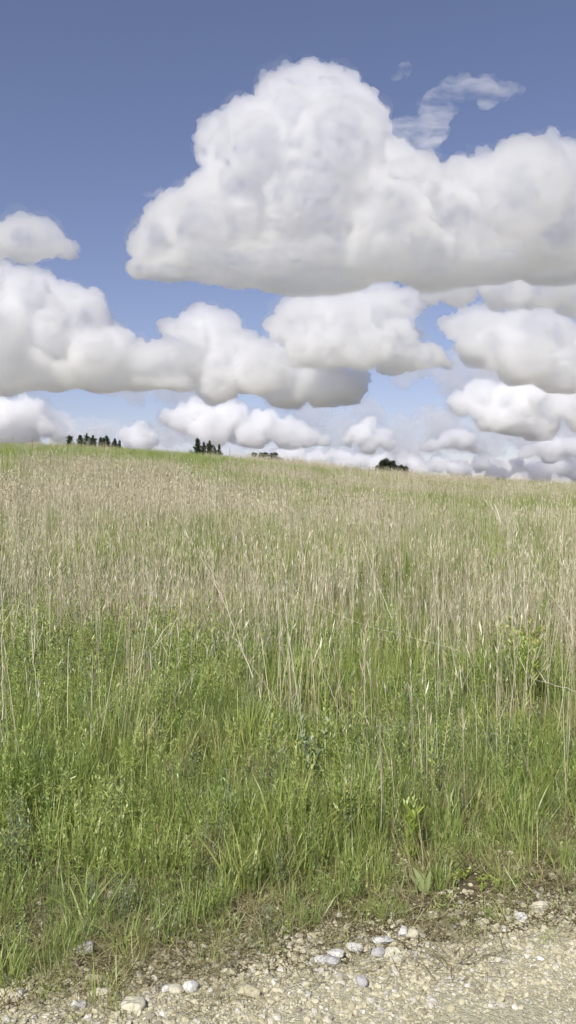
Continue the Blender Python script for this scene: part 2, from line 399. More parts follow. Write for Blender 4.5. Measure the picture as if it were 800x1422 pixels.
M_BROAD = leaf_mat('broad_leaf', [(0, (.20, .27, .08)), (1, (.32, .38, .15))], .25, .08)

class Blades:
    """collects ribbons (blades, stalks, leaves) as one mesh with a tint attribute"""
    def __init__(s, seed): s.rng = np.random.default_rng(seed); s.V = []; s.F = []; s.T = []; s.n = 0
    def ribbons(s, P, D0, L, W, bend, az, seg=4, tint=None, prof='blade', twist=None, curl=None):
        """P (n,3) roots; D0 lean from vertical (n); L,W,bend,az (n)"""
        n = len(P); rng = s.rng
        t = np.linspace(0, 1, seg+1)[None, :]
        phi = D0[:, None] + bend[:, None]*t**1.3
        a = az[:, None] + (0 if curl is None else curl[:, None]*t)
        dl = (L/seg)[:, None]
        dh = np.sin(phi)*dl; dz = np.cos(phi)*dl
        dx = dh*np.cos(a); dy = dh*np.sin(a)
        c = np.stack([dx, dy, dz], -1); c = np.cumsum(c, 1) - c; c = c + P[:, None, :]
        if prof == 'blade': w = np.clip(np.minimum(.55+t*2.2, 1.0), 0, 1)*(1-t**2.2)**.8
        elif prof == 'stalk': w = 1-.6*t
        elif prof == 'leaf': w = np.sin(np.pi*np.clip(t*.93+.05, 0, 1))**.8
        else: w = np.ones_like(t)
        w = np.maximum(w, .04)
        tw = (rng.uniform(0, np.pi, n) if twist is None else twist)
        sx = np.cos(tw); sy = np.sin(tw)
        if twist is None and prof != 'stalk':   # mostly across the bend
            m = rng.normal(0, .5, n); sx = np.cos(az+np.pi/2+m); sy = np.sin(az+np.pi/2+m)
        off = np.stack([sx, sy, np.zeros(n)], -1)[:, None, :]*(w*W[:, None]*.5)[..., None]
        v = np.stack([c-off, c+off], 2).reshape(-1, 3)
        base = (np.arange(n)*(seg+1)*2)[:, None] + np.arange(seg)[None, :]*2
        base = base.ravel() + s.n
        s.F.append(np.stack([base, base+1, base+3, base+2], -1)); s.V.append(v); s.n += len(v)
        if tint is None: tint = rng.uniform(0, 1, n)
        s.T.append(np.repeat(tint, (seg+1)*2))
        return c
    def mesh(s, name, mat):
        me = mesh_from(name, np.concatenate(s.V), [np.concatenate(s.F)], smooth=False)
        at = me.attributes.new('tint', 'FLOAT', 'POINT'); at.data.foreach_set('value', np.concatenate(s.T).astype(np.float32))
        me.materials.append(mat); return me

def disc(rng, n, r):
    a = rng.uniform(0, 2*np.pi, n); q = r*np.sqrt(rng.uniform(0, 1, n))
    return np.stack([q*np.cos(a), q*np.sin(a), np.zeros(n)-.01], -1)

def grass_tuft(seed, n=46, r=.13, h=.38, w=.0045, lean=.35, bend=.8, mat=M_GREEN, seg=4):
    b = Blades(seed); g = b.rng
    P = disc(g, n, r); az = np.arctan2(P[:, 1], P[:, 0]) + g.normal(0, .9, n)
    L = h*g.uniform(.45, 1.15, n)
    b.ribbons(P, np.abs(g.normal(0, lean, n)), L, w*g.uniform(.6, 1.3, n), g.normal(.35, .5, n)*bend, az, seg)
    return b.mesh('grass_tuft', mat)

def straw_tuft(seed, n=14, r=.22, h=1.05, w=.0028, leaves=3, seg=5, lean=.10, mat=M_STRAW, heads=True):
    b = Blades(seed); g = b.rng
    P = disc(g, n, r); az = g.uniform(0, 2*np.pi, n); L = h*g.uniform(.55, 1.15, n)
    D0 = np.abs(g.normal(0, lean, n)); D0[g.uniform(size=n) < .07] += .5
    tint = g.uniform(0, 1, n)
    c = b.ribbons(P, D0, L, w*g.uniform(.7, 1.4, n), g.normal(0, .07, n), az, seg, tint, 'stalk')
    for k in range(leaves):
        i = g.integers(0, n, n); t = g.integers(1, seg, n)
        Q = c[i, t]; m = len(Q)
        b.ribbons(Q, g.uniform(.08, .6, m), h*g.uniform(.06, .22, m), w*g.uniform(.6, 1.3, m), g.uniform(-.2, .8, m), g.uniform(0, 6.28, m), 3, np.clip(tint[i]+g.normal(0, .2, m), 0, 1), 'blade')
    if heads:
        for k in range(3):
            Q = c[:, -1 if k else -2] - np.array([0, 0, .0]); m = len(Q)
            b.ribbons(Q-np.array([0, 0, .02*k]), g.uniform(.0, .5, m), h*g.uniform(.04, .10, m), w*g.uniform(1, 2.2, m), g.normal(0, .5, m), g.uniform(0, 6.28, m), 2, np.clip(tint+g.normal(0, .15, m), 0, 1), 'leaf')
    return b.mesh('straw_tuft', mat)

def weed_plant(seed, stems=4, h=.34, leaf=.035, lw=.011, per=22, r=.06, mat=M_WEED, spread=.25):
    b = Blades(seed); g = b.rng
    P = disc(g, stems, r); az = g.uniform(0, 6.28, stems); L = h*g.uniform(.6, 1.1, stems)
    c = b.ribbons(P, np.abs(g.normal(0, spread, stems)), L, np.full(stems, .003), g.normal(0, .3, stems), az, 6, np.full(stems, .3), 'stalk')
    for s_ in range(stems):
        t = np.sort(g.uniform(.12, 1, per))*6; k = np.minimum(t.astype(int), 5); f = (t-k)[:, None]
        Q = c[s_, k]*(1-f)+c[s_, k+1]*f
        b.ribbons(Q, g.uniform(.5, 1.3, per), leaf*g.uniform(.5, 1.2, per), lw*g.uniform(.6, 1.2, per), g.uniform(-.3, .7, per),
                  np.arange(per)*2.4+g.normal(0, .3, per), 3, np.clip(.25+.75*t/6*g.uniform(.5, 1.1, per), 0, 1), 'leaf')
    return b.mesh('leafy_weed', mat)

def thatch_tuft(seed, n=40, r=.16):
    b = Blades(seed); g = b.rng
    P = disc(g, n, r); P[:, 2] = g.uniform(.0, .03, n)
    b.ribbons(P, g.uniform(1.1, 1.65, n), g.uniform(.04, .20, n), g.uniform(.0015, .004, n), g.normal(0, .5, n), g.uniform(0, 6.28, n), 4, None, 'blade', curl=g.normal(0, 1.2, n))
    b.V[-1][:, 2] = np.maximum(b.V[-1][:, 2], .002)
    return b.mesh('thatch_tuft', M_THATCH)

# ------------------------------------------------------------------ stones
def stone_mat():
    m = bpy.data.materials.new('limestone'); n, N = nodes(m); L = n.links.new
    oi = N('ShaderNodeObjectInfo'); tc = N('ShaderNodeTexCoord')
    r = ramp(N, [(0, (.25, .23, .18)), (.2, (.38, .355, .24)), (.5, (.49, .465, .33)), (.75, (.56, .535, .41)), (.92, (.45, .44, .40)), (1, (.68, .67, .61))])
    L(oi.outputs['Random'], r.inputs[0])
    nz = N('ShaderNodeTexNoise'); nz.inputs['Scale'].default_value = 3.0; nz.inputs['Detail'].default_value = 6
    L(tc.outputs['Object'], nz.inputs['Vector'])
    rr = ramp(N, [(.3, (.66, .62, .55)), (.6, (1.05, 1.03, 1))]); L(nz.outputs[0], rr.inputs[0])
    mx = N('ShaderNodeMixRGB', blend_type='MULTIPLY'); mx.inputs[0].default_value = .8; L(r.outputs[0], mx.inputs[1]); L(rr.outputs[0], mx.inputs[2])
    b = N('ShaderNodeBsdfDiffuse'); L(mx.outputs[0], b.inputs[0]); out = N('ShaderNodeOutputMaterial'); L(b.outputs[0], out.inputs[0])
    return m
M_STONE = stone_mat()
def rock_mesh(seed, sub=2, flat=.62):
    g = np.random.default_rng(seed)
    v, f = ico(sub); v = v.copy()
    for k in range(9):                              # planar facets
        d = g.normal(size=3); d /= np.linalg.norm(d); c = g.uniform(.55, .85)
        p = v@d; v -= np.maximum(p-c, 0)[:, None]*d*.93
    v *= np.array([g.uniform(.8, 1.25), g.uniform(.7, 1.0), flat*g.uniform(.75, 1.2)])
    v += g.normal(0, .018, v.shape)
    me = mesh_from('stone', v, [f], smooth=False); me.materials.append(M_STONE); return me

# ------------------------------------------------------------------ scattering
def scatter(name, label, cat, variants, pts, rot, scl, idx, kind='stuff'):
    """one stuff object: geometry nodes place the piece meshes at the points"""
    if name not in ('gravel', 'fine_gravel'):
        pts = np.asarray(pts); ok = np.ones(len(pts), bool)
        for fx, fy, rr, fr in FEAT:
            ok &= ~((np.abs(pts[:, 0]-fx*pts[:, 1]/fy) < rr) & (pts[:, 1] > fy-fr) & (pts[:, 1] < fy+rr*.6))
        pts = pts[ok]; rot = np.asarray(rot)[ok]; scl = np.asarray(scl)[ok]; idx = np.asarray(idx)[ok]
    me = bpy.data.meshes.new(name); n = len(pts)
    me.vertices.add(n); me.vertices.foreach_set('co', np.asarray(pts, np.float32).ravel())
    a = me.attributes.new('rot', 'FLOAT_VECTOR', 'POINT'); a.data.foreach_set('vector', np.asarray(rot, np.float32).ravel())
    a = me.attributes.new('scl', 'FLOAT_VECTOR', 'POINT'); a.data.foreach_set('vector', np.asarray(scl, np.float32).ravel())
    a = me.attributes.new('idx', 'INT', 'POINT'); a.data.foreach_set('value', np.asarray(idx, np.int32))
    ob = bpy.data.objects.new(name, me); col.objects.link(ob)
    gt = bpy.data.node_groups.new(name, 'GeometryNodeTree'); gt.is_modifier = True
    gt.interface.new_socket('Geometry', in_out='INPUT', socket_type='NodeSocketGeometry')
    gt.interface.new_socket('Geometry', in_out='OUTPUT', socket_type='NodeSocketGeometry')
    gi = gt.nodes.new('NodeGroupInput'); go = gt.nodes.new('NodeGroupOutput')
    jn = gt.nodes.new('GeometryNodeJoinGeometry')
    for v in variants:
        src = bpy.data.objects.new('piece', v)
        q = gt.nodes.new('GeometryNodeObjectInfo'); q.inputs[0].default_value = src
        tin = gt.nodes.new('GeometryNodeGeometryToInstance')
        gt.links.new(q.outputs['Geometry'], tin.inputs[0]); gt.links.new(tin.outputs[0], jn.inputs[0])
    ip = gt.nodes.new('GeometryNodeInstanceOnPoints'); ip.inputs['Pick Instance'].default_value = True
    def attr(nm, ty):
        q = gt.nodes.new('GeometryNodeInputNamedAttribute'); q.data_type = ty; q.inputs[0].default_value = nm; return q.outputs[0]
    gt.links.new(gi.outputs[0], ip.inputs['Points']); gt.links.new(jn.outputs[0], ip.inputs['Instance'])
    gt.links.new(attr('idx', 'INT'), ip.inputs['Instance Index'])
    e2r = gt.nodes.new('FunctionNodeEulerToRotation'); gt.links.new(attr('rot', 'FLOAT_VECTOR'), e2r.inputs[0])
    gt.links.new(e2r.outputs[0], ip.inputs['Rotation']); gt.links.new(attr('scl', 'FLOAT_VECTOR'), ip.inputs['Scale'])
    gt.links.new(ip.outputs[0], go.inputs[0])
    md = ob.modifiers.new('scatter', 'NODES'); md.node_group = gt
    tag(ob, label, cat, kind=kind)
    return ob

def gps(px, py):
    y = np.linspace(2.4, 60, 20000); x = (px-400)/F*y; z = CAM_H+(711-py)/F*y
    i = np.argmax(z <= height(x, y)); return np.array([x[i], y[i], float(height(x[i], y[i]))])
FEAT = []
for px_, py_, rr, fr in ((571, 1200, .055, .30), (592, 1242, .05, .22), (738, 975, .20, .8), (441, 985, .08, .5), (432, 1085, .10, .40), (66, 1190, .12, .3), (735, 1205, .04, .1), (660, 1228, .10, .2)):
    q = gps(px_, py_); FEAT.append((q[0], q[1], rr, fr))
RG = np.random.default_rng(77)
def pts_in(d0, d1, dens, margin=1.3, slope=.36):
    """uniform points per ring in the wedge the photograph looks over; dens(d) per m2"""
    out = []; edges = np.geomspace(d0, d1, 60)
    for a, b in zip(edges[:-1], edges[1:]):
        m = (a+b)/2; w = 2*(slope*m+margin); n = RG.poisson(dens(m)*w*(b-a))
        y = RG.uniform(a, b, n); x = RG.uniform(-w/2, w/2, n); out.append(np.stack([x, y], -1))
    return np.concatenate(out)
def place(xy, sc, sc_z=None, tilt=.0, zoff=0., hf=height):
    z = hf(xy[:, 0], xy[:, 1]) + zoff
    n = len(xy); rot = np.stack([RG.normal(0, tilt, n), RG.normal(0, tilt, n), RG.uniform(0, 6.28, n)], -1)
    s3 = np.stack([sc, sc, sc if sc_z is None else sc_z], -1)
    return np.column_stack([xy, z]), rot, s3
def keep(xy, p):
    return xy[RG.uniform(size=len(xy)) < p]

# wavy verge line
def sw(xy):
    return verge_s(xy[:, 0], xy[:, 1]) + (fbm(xy[:, 0]*2.2, xy[:, 1]*2.2, 31)-.5)*.6

def greenish(xy):
    return sstep(.43, .57, fbm(xy[:, 0]*.10+3, xy[:, 1]*.22, 51, 4) + .14*sstep(42, 62, xy[:, 1])*sstep(14, -14, xy[:, 0]))
# green grass, near
V = [grass_tuft(100+k, n=38, h=.22+.035*(k % 4), w=.0038 if k < 6 else .0072, lean=.34+.10*(k % 3), bend=1.25) for k in range(8)]
xy = pts_in(2.6, 15, lambda d: 105 if d < 6 else 55)
s = sw(xy); p = sstep(-.34, .34, s)*(.28+.65*sstep(.32, .60, fbm(xy[:, 0]*2.5, xy[:, 1]*2.5, 41)))*(1-.35*sstep(5, 9, s))
m = RG.uniform(size=len(xy)) < p; xy, s = xy[m], s[m]
hh = (.36+.60*sstep(-.1, 1.3, s))*(.45+1.1*fbm(xy[:, 0]*1.7, xy[:, 1]*1.7, 43))*RG.uniform(.7, 1.25, len(xy))*(1+.35*sstep(1.5, 5, s))
P, Ro, S = place(xy, np.clip(hh, .35, 1.3), hh*1.0, .12)
scatter('grass', 'thick green grass along the verge', 'grass', V, P, Ro, S, RG.integers(0, 8, len(P)))
# green grass, farther up the hill: bigger, coarser tufts
V = [grass_tuft(130+k, n=60, r=.32, h=.56, w=.009, lean=.25, seg=3) for k in range(5)]
xy = pts_in(13, 100, lambda d: 7 if d < 28 else 6 if d < 55 else 4.5)
gp = greenish(xy); xy = keep(xy, .28+.72*gp); gp = greenish(xy)
P, Ro, S = place(xy, RG.uniform(.8, 1.3, len(xy)), RG.uniform(.7, 1.15, len(xy))*(1+.45*gp), .08)
scatter('hillside_grass', 'green grass between the dry stalks up the hillside', 'grass', V, P, Ro, S, RG.integers(0, 5, len(P)))
# leafy weeds
V = [weed_plant(160+k, h=.40+.06*(k % 3), leaf=.020+.008*(k % 3), lw=.0045+.0022*(k % 3), per=30) for k in range(7)] + [weed_plant(170+k, stems=6, h=.30, leaf=.022, lw=.006, per=34, mat=M_SAGE) for k in range(2)]
xy = pts_in(3.0, 24, lambda d: 80 if d < 9 else 24)
s = sw(xy); q = fbm(xy[:, 0]*.8+9, xy[:, 1]*.8, 61); p = sstep(.05, .8, s)*(.18+.82*sstep(.42, .58, q)); m = RG.uniform(size=len(xy)) < p; xy, s = xy[m], s[m]
sc = RG.uniform(.5, 1.25, len(xy))*(.45+.45*sstep(.2, 1.4, s))*(1+.55*sstep(2.5, 6, s))
P, Ro, S = place(xy, sc, None, .12)
ix = np.where(RG.uniform(size=len(P)) < .14, RG.integers(7, 9, len(P)), RG.integers(0, 7, len(P)))
scatter('leafy_weeds', 'low leafy weeds mixed through the green grass', 'weeds', V, P, Ro, S, ix)
# dry stalks, near
V = [straw_tuft(200+k, n=11, r=.26, h=1.04+.10*(k % 3), w=.0046, leaves=2, lean=.06+.03*(k % 3)) for k in range(9)]
xy = pts_in(3.8, 22, lambda d: 13.5)
s = sw(xy) + 1.5*(fbm(xy[:, 0]*.45, xy[:, 1]*.45, 71)-.5)*2
pr = .12*sstep(.5, 1.6, s)+.88*sstep(1.7, 5.6, s + .75*xy[:, 0]); cl = .25+.75*sstep(.38, .58, fbm(xy[:, 0]*1.2, xy[:, 1]*1.2, 73))
xy = keep(xy, pr*cl)
P, Ro, S = place(xy, RG.uniform(.8, 1.1, len(xy)), RG.uniform(.55, 1.12, len(xy)), .06)
scatter('dry_grass', 'tall dry straw-coloured grass stalks standing in the field', 'dry grass', V, P, Ro, S, RG.integers(0, 9, len(P)))
# dry stalks, far
V = [straw_tuft(220+k, n=18, r=.5, h=1.08, w=.012, leaves=1, seg=3) for k in range(6)]
xy = pts_in(20, 100, lambda d: 5.6 if d < 40 else 3.8)
gp = 1-greenish(xy); xy = keep(xy, .05+.90*gp)
P, Ro, S = place(xy, RG.uniform(.8, 1.1, len(xy)), RG.uniform(.55, 1.1, len(xy)), .05)
scatter('hillside_dry_grass', 'pale dry grass covering the far hillside up to the ridge', 'dry grass', V, P, Ro, S, RG.integers(0, 6, len(P)))
# grey-brown dead undergrowth among the green
V = [straw_tuft(230+k, n=26, r=.10, h=.34, w=.003, leaves=3, seg=4, lean=.45, mat=M_THATCH, heads=False) for k in range(5)]
xy = pts_in(3.2, 16, lambda d: 22)
s = sw(xy); q = fbm(xy[:, 0]*1.3+20, xy[:, 1]*1.3, 65); xy = keep(xy, sstep(.1, .8, s)*(.22+.78*sstep(.48, .62, q)))
P, Ro, S = place(xy, RG.uniform(.6, 1.2, len(xy)), None, .2)
scatter('dead_undergrowth', 'brown dead stems tangled low in the green grass', 'dead grass', V, P, Ro, S, RG.integers(0, 5, len(P)))
# thatch
V = [thatch_tuft(240+k, n=46) for k in range(6)]
xy = pts_in(2.5, 10, lambda d: 140 if d < 5 else 25)
s = sw(xy); r = s_of(xy[:, 0], xy[:, 1]) + (fbm(xy[:, 0]*4, xy[:, 1]*4, 37)-.5)*.35
xy = keep(xy, sstep(-.20, .12, r)*(1-.6*sstep(1.2, 2.5, s))*(.5+.5*sstep(.4, .55, fbm(xy[:, 0]*5, xy[:, 1]*5, 38))))
P, Ro, S = place(xy, RG.uniform(.45, 1.0, len(xy)), None, .08, .006)
scatter('dead_thatch', 'brown dead grass litter between the stones and the green grass', 'dead grass', V, P, Ro, S, RG.integers(0, 6, len(P)))
# sparse seedlings in the litter
V = [grass_tuft(250+k, n=9, r=.05, h=.10, w=.0035, lean=.6) for k in range(3)] + [weed_plant(254+k, stems=3, h=.06, leaf=.016, lw=.008, per=8, spread=.7) for k in range(3)]
xy = pts_in(2.6, 5.5, lambda d: 210, margin=.8); xy = keep(xy, sstep(.02, .35, s_of(xy[:, 0], xy[:, 1]))*.8)
P, Ro, S = place(xy, RG.uniform(.5, 1.3, len(xy)), None, .2, .004)
scatter('seedlings', 'tiny green seedlings and sprouts among the stones', 'seedlings', V, P, Ro, S, RG.integers(0, 6, len(P)))
# stones
V = [rock_mesh(260+k, 2) for k in range(10)]
def stones(name, label, d1, dens, lo, hi, prob, sink, w=2.2):
    xy = pts_in(2.35, d1, lambda d: dens, margin=.8)
    s = s_of(xy[:, 0], xy[:, 1]) + (fbm(xy[:, 0]*3, xy[:, 1]*3, 91)-.5)*.35
    xy = keep(xy, prob(s)); n = len(xy)
    sz = lo*(hi/lo)**(RG.uniform(0, 1, n)**w)
    z = zroad(xy[:, 0], xy[:, 1]) + sz*sink
    rot = np.stack([RG.normal(0, .35, n), RG.normal(0, .35, n), RG.uniform(0, 6.28, n)], -1)
    scatter(name, label, 'gravel', V, np.column_stack([xy, z]), rot, np.stack([sz]*3, -1), RG.integers(0, 10, n))
    print(name, n)
stones('gravel', 'coarse pale limestone gravel along the road edge', 5.4, 6500, .0045, .018, lambda s: np.clip((.05+.95*sstep(-.48, -.12, s))*(1-.90*sstep(.02, .42, s))*(1-sstep(.9, 1.6, s)), 0, 1), .10, 3.2)
stones('fine_gravel', 'fine crushed stone packed into the road surface', 4.6, 9000, .002, .009, lambda s: .9*(1-sstep(.0, .4, s)), -.05, 1.8)
print('ground', time.time()-T0)

# ------------------------------------------------------------------ trees on the ridge
def bark_mat():
    m = bpy.data.materials.new('bark'); n, N = nodes(m); L = n.links.new
    t = N('ShaderNodeTexNoise'); t.inputs['Scale'].default_value = 9; t.inputs['Detail'].default_value = 5
    g_ = N('ShaderNodeNewGeometry'); L(g_.outputs['Position'], t.inputs['Vector'])
    r = ramp(N, [(.3, (.06, .045, .032)), (.7, (.16, .13, .10))]); L(t.outputs[0], r.inputs[0])
    b = N('ShaderNodeBsdfDiffuse'); L(r.outputs[0], b.inputs[0]); o = N('ShaderNodeOutputMaterial'); L(b.outputs[0], o.inputs[0]); return m
M_BARK = bark_mat()
M_CONIF = leaf_mat('conifer_needles', [(0, (.045, .066, .034)), (.6, (.072, .102, .052)), (1, (.11, .14, .07))], .12, .03)
M_OAK = leaf_mat('tree_leaf', [(0, (.045, .065, .032)), (.6, (.068, .095, .044)), (1, (.10, .13, .065))], .22, .05)
M_STRAW1 = leaf_mat('pale_stalk', [(0, (.58, .53, .40)), (1, (.72, .68, .55))], .05, .04)

def tube_mesh(name, paths, mat, sides=7):
    """paths: list of (points (k,3), radii (k))"""
    V, Fq, n = [], [], 0
    for P, r in paths:
        P = np.asarray(P, float); k = len(P)
        T = np.gradient(P, axis=0); T /= np.linalg.norm(T, axis=1)[:, None]+1e-9
        up = np.where(np.abs(T[:, 2:3]) > .9, np.array([[1., 0, 0]]), np.array([[0, 0, 1.]]))
        A = np.cross(T, up); A /= np.linalg.norm(A, axis=1)[:, None]; B = np.cross(T, A)
        th = np.arange(sides)*2*np.pi/sides
        ring = P[:, None, :] + (A[:, None, :]*np.cos(th)[None, :, None]+B[:, None, :]*np.sin(th)[None, :, None])*np.asarray(r)[:, None, None]
        V.append(ring.reshape(-1, 3))
        i = np.arange(k-1)[:, None]*sides + np.arange(sides)[None, :]; j = np.arange(k-1)[:, None]*sides + (np.arange(sides)+1)[None, :] % sides
        Fq.append(np.stack([i, j, j+sides, i+sides], -1).reshape(-1, 4)+n); n += len(V[-1])
    me = mesh_from(name, np.concatenate(V), [np.concatenate(Fq)]); me.materials.append(mat); return me

def empty(name, loc, rz=0):
    o = bpy.data.objects.new(name, None); col.objects.link(o); o.location = loc; o.rotation_euler.z = rz; o.empty_display_size = .1; return o
def child(name, me, parent, loc=(0, 0, 0)):
    o = bpy.data.objects.new(name, me); col.objects.link(o); o.parent = parent; o.location = loc; return o
def leaf_cloud(b, C, size, dirs=None):
    """small leaf faces at centres C"""
    n = len(C); g = b.rng
    az = g.uniform(0, 6.28, n); D = g.uniform(.2, 1.5, n)
    if dirs is not None: az = np.arctan2(dirs[:, 1], dirs[:, 0])+g.normal(0, .5, n); D = np.clip(np.arctan2(np.hypot(dirs[:, 0], dirs[:, 1]), dirs[:, 2])+g.normal(0, .3, n), 0, 2.4)
    b.ribbons(C, D, size*g.uniform(.6, 1.3, n), size*g.uniform(.3, .6, n), g.normal(0, .4, n), az, 2, None, 'leaf')

def conifer(h, w, seed, lean=0.0):
    w = w*1.9
    g = np.random.default_rng(seed); root = empty('conifer_tree', (0, 0, 0))
    zz = np.linspace(0, h, 9); px = lean*(zz/h)**1.6*h
    tr = np.stack([px, g.normal(0, .03, 9), zz], -1); rad = np.linspace(.045*h**.9, .01, 9)
    paths = [(tr, rad)]; b = Blades(seed)
    for k in range(int(80+h*8)):
        t = g.uniform(.02, 1.0)**.55; z = t*h; prof = (1-t)**.9*.72*w*(1+.25*np.sin(t*17+seed))*g.uniform(.45, 1.35)+.03
        a = g.uniform(0, 6.28); x0 = lean*t**1.6*h
        q = np.linspace(0, 1, 5)[:, None]
        P = np.array([[x0, 0, z]])+q*np.array([[math.cos(a)*prof, math.sin(a)*prof, 0]])+np.array([[0, 0, 1]])*(q*prof*g.uniform(.05, .8)+q**2*.12)
        paths.append((P, np.linspace(.025, .006, 5)))
        m = int(40+110*prof)
        tt = g.uniform(.25, 1.05, m)[:, None]
        C = P[0]+(P[-1]-P[0])*tt + g.normal(0, .025+.07*prof, (m, 3))
        d = np.tile(P[-1]-P[0]+np.array([0, 0, .3*prof]), (m, 1))
        leaf_cloud(b, C, .11, d)
    child('trunk', tube_mesh('trunk', paths, M_BARK, 6), root); child('crown', b.mesh('crown', M_CONIF), root)
    return root
def broadleaf(h, w, seed, lop=0.0):
    g = np.random.default_rng(seed); root = empty('broadleaf_tree', (0, 0, 0)); b = Blades(seed); paths = []
    top = h*.55
    zz = np.linspace(0, top, 6); tr = np.stack([g.normal(0, .06, 6).cumsum()*.6, g.normal(0, .06, 6).cumsum()*.6, zz], -1); tr -= tr[0]
    paths.append((tr, np.linspace(.05*h, .025*h, 6)))
    for k in range(26):
        a = g.uniform(0, 6.28); rr = w*.5*math.sqrt(g.uniform(.05, 1)); ez = 1-(rr/(w*.5))**2*.75
        tip = np.array([math.cos(a)*rr, math.sin(a)*rr*.8, 0]); hz = h*(.40+.52*ez*g.uniform(.55, 1.05)) - lop*tip[0]/w*h
        tip[2] = min(max(hz, h*.28), h*.97)
        s0 = tr[g.integers(2, 6)]; q = np.linspace(0, 1, 6)[:, None]
        P = s0+(tip-s0)*q+np.array([[0, 0, 1]])*np.sin(q*np.pi)*.12*h*.5 + g.normal(0, .05, (6, 3))*q
        paths.append((P, np.linspace(.02*h, .006*h, 6)))
        for j in range(3):
            c = tip+g.normal(0, .11*w, 3)*np.array([1, 1, .55]); m = 150
            dd = g.normal(size=(m, 3)); dd /= np.linalg.norm(dd, axis=1)[:, None]
            C = c+dd*(g.uniform(.3, 1, m)**.5)[:, None]*.13*w*g.uniform(.6, 1.15)*np.array([1, 1, .75])
            C[:, 2] = np.clip(C[:, 2], .12*h, h)
            leaf_cloud(b, C, .22, dd)
    child('trunk', tube_mesh('trunk', paths, M_BARK, 6), root); child('crown', b.mesh('crown', M_OAK), root)
    return root
def stand(root, px, ytop, D, h, label, cat, group=None, rz=0.0):
    x = (px-400)/F*D; zt = CAM_H+(711-ytop)/F*D
    root.location = (x, D, zt-h); root.rotation_euler.z = rz
    gz = float(height(x, D))
    return tag(root, label, cat, group)
def tree(kind, px, ytop, wpx, D, label, seed, lean=0., lop=0., cat='tree', group='trees along the ridge'):
    x = (px-400)/F*D; gz = float(height(x, D)); zt = CAM_H+(711-ytop)/F*D
    h = zt-gz+.1 - (.18 if kind == 'c' else 0); w = wpx/F*D
    r = conifer(h, w, seed, lean) if kind == 'c' else broadleaf(h, w, seed, lop)
    r.location = (x, D, gz-.1); tag(r, label, cat, group)
    print('tree', label[:30], round(h, 1), round(w, 1))
C1 = 'in the far left ridge clump'
ords = ['leftmost', 'second', 'third', 'fourth', 'fifth', 'sixth', 'seventh', 'eighth', 'ninth']
for k, (px, yt, w, ln, t) in enumerate([(101, 605, 16, -.10, 'leftmost wide left-leaning dark conifer'), (111, 604, 12, .0, 'dark pointed conifer, second from left'),
        (118.5, 602, 13, .03, 'tallest dark conifer'), (124, 604, 12, .10, 'dark conifer just right of the tallest one'), (131, 610, 11, .0, 'lowest bushy dark conifer'),
        (138, 607, 11, .04, 'slim dark conifer, right of the lowest bushy one'), (146, 608, 11, -.04, 'left one of three merged dark conifers'), (151.5, 605, 12, -.06, 'highest of three merged dark conifers'),
        (157, 609, 11, .05, 'right one of three merged dark conifers')]):
    tree('c', px, yt, w, 104+k % 3*3, t+' '+C1, 400+k, ln)
tree('c', 166, 612, 8, 104, 'tiny conifer standing apart, just right of the far left clump', 411)
tree('c', 274, 609, 15, 112, 'tall pointed green conifer at the left end of the middle clump', 412)
tree('c', 283, 614, 12, 114, 'second conifer in the middle clump, right of the tall pointed one', 413)
tree('c', 291, 612, 14, 112, 'broad ragged green conifer in the middle clump', 414)
tree('c', 298, 620, 10, 114, 'lowest bushy conifer at the right end of the middle clump', 415)
tree('c', 304.5, 617, 7, 112, 'slim dark conifer standing alone, right of the middle clump', 416)
tree('b', 352, 627, 18, 118, 'low rounded dark broadleaf tree, left one of three in a row', 417)
tree('b', 366, 624, 15, 120, 'taller rounded dark broadleaf tree, middle one of three in a row', 418)
tree('b', 384, 628, 22, 118, 'wide flat dark broadleaf tree, right one of three in a row', 419, lop=.3)
tree('b', 482, 644, 9, 124, 'small dark treetop just showing over the ridge, left of the dark bush', 420)
tree('b', 492, 647, 6, 124, 'tiniest dark treetop showing over the ridge, next to a small one', 421)
tree('b', 540, 637, 27, 96, 'large dark bushy tree standing alone on the ridge', 422, lop=.25, group='trees along the ridge')
tree('b', 560, 645, 18, 97, 'low dark bush joined to the right side of the large dark tree', 423, lop=.4)
tree('b', 695, 661, 16, 118, 'small dark treetop barely showing over the ridge at right', 424)
# bare sapling
D = 95; x = (319-400)/F*D; gz = float(height(x, D)); h = CAM_H+(711-622)/F*D-gz
sap = empty('bare_sapling', (x, D, gz)); tag(sap, 'thin bare leafless sapling on the ridge between conifers and broadleaf trees', 'sapling', 'trees along the ridge')
g = np.random.default_rng(5); ps = [(np.array([[0, 0, 0], [.03, 0, h*.5], [0, 0, h]]), [.04, .03, .01])]
for k in range(12):
    z = h*g.uniform(.35, .95); a = g.uniform(0, 6.28); l = .35*(1.2-z/h); ps.append((np.array([[0, 0, z], [math.cos(a)*l, math.sin(a)*l, z+l*.8]]), [.012, .004]))
child('trunk', tube_mesh('trunk', ps[:1], M_BARK, 6), sap); [child('branch', tube_mesh('branch', [q], M_BARK, 5), sap) for q in ps[1:]]

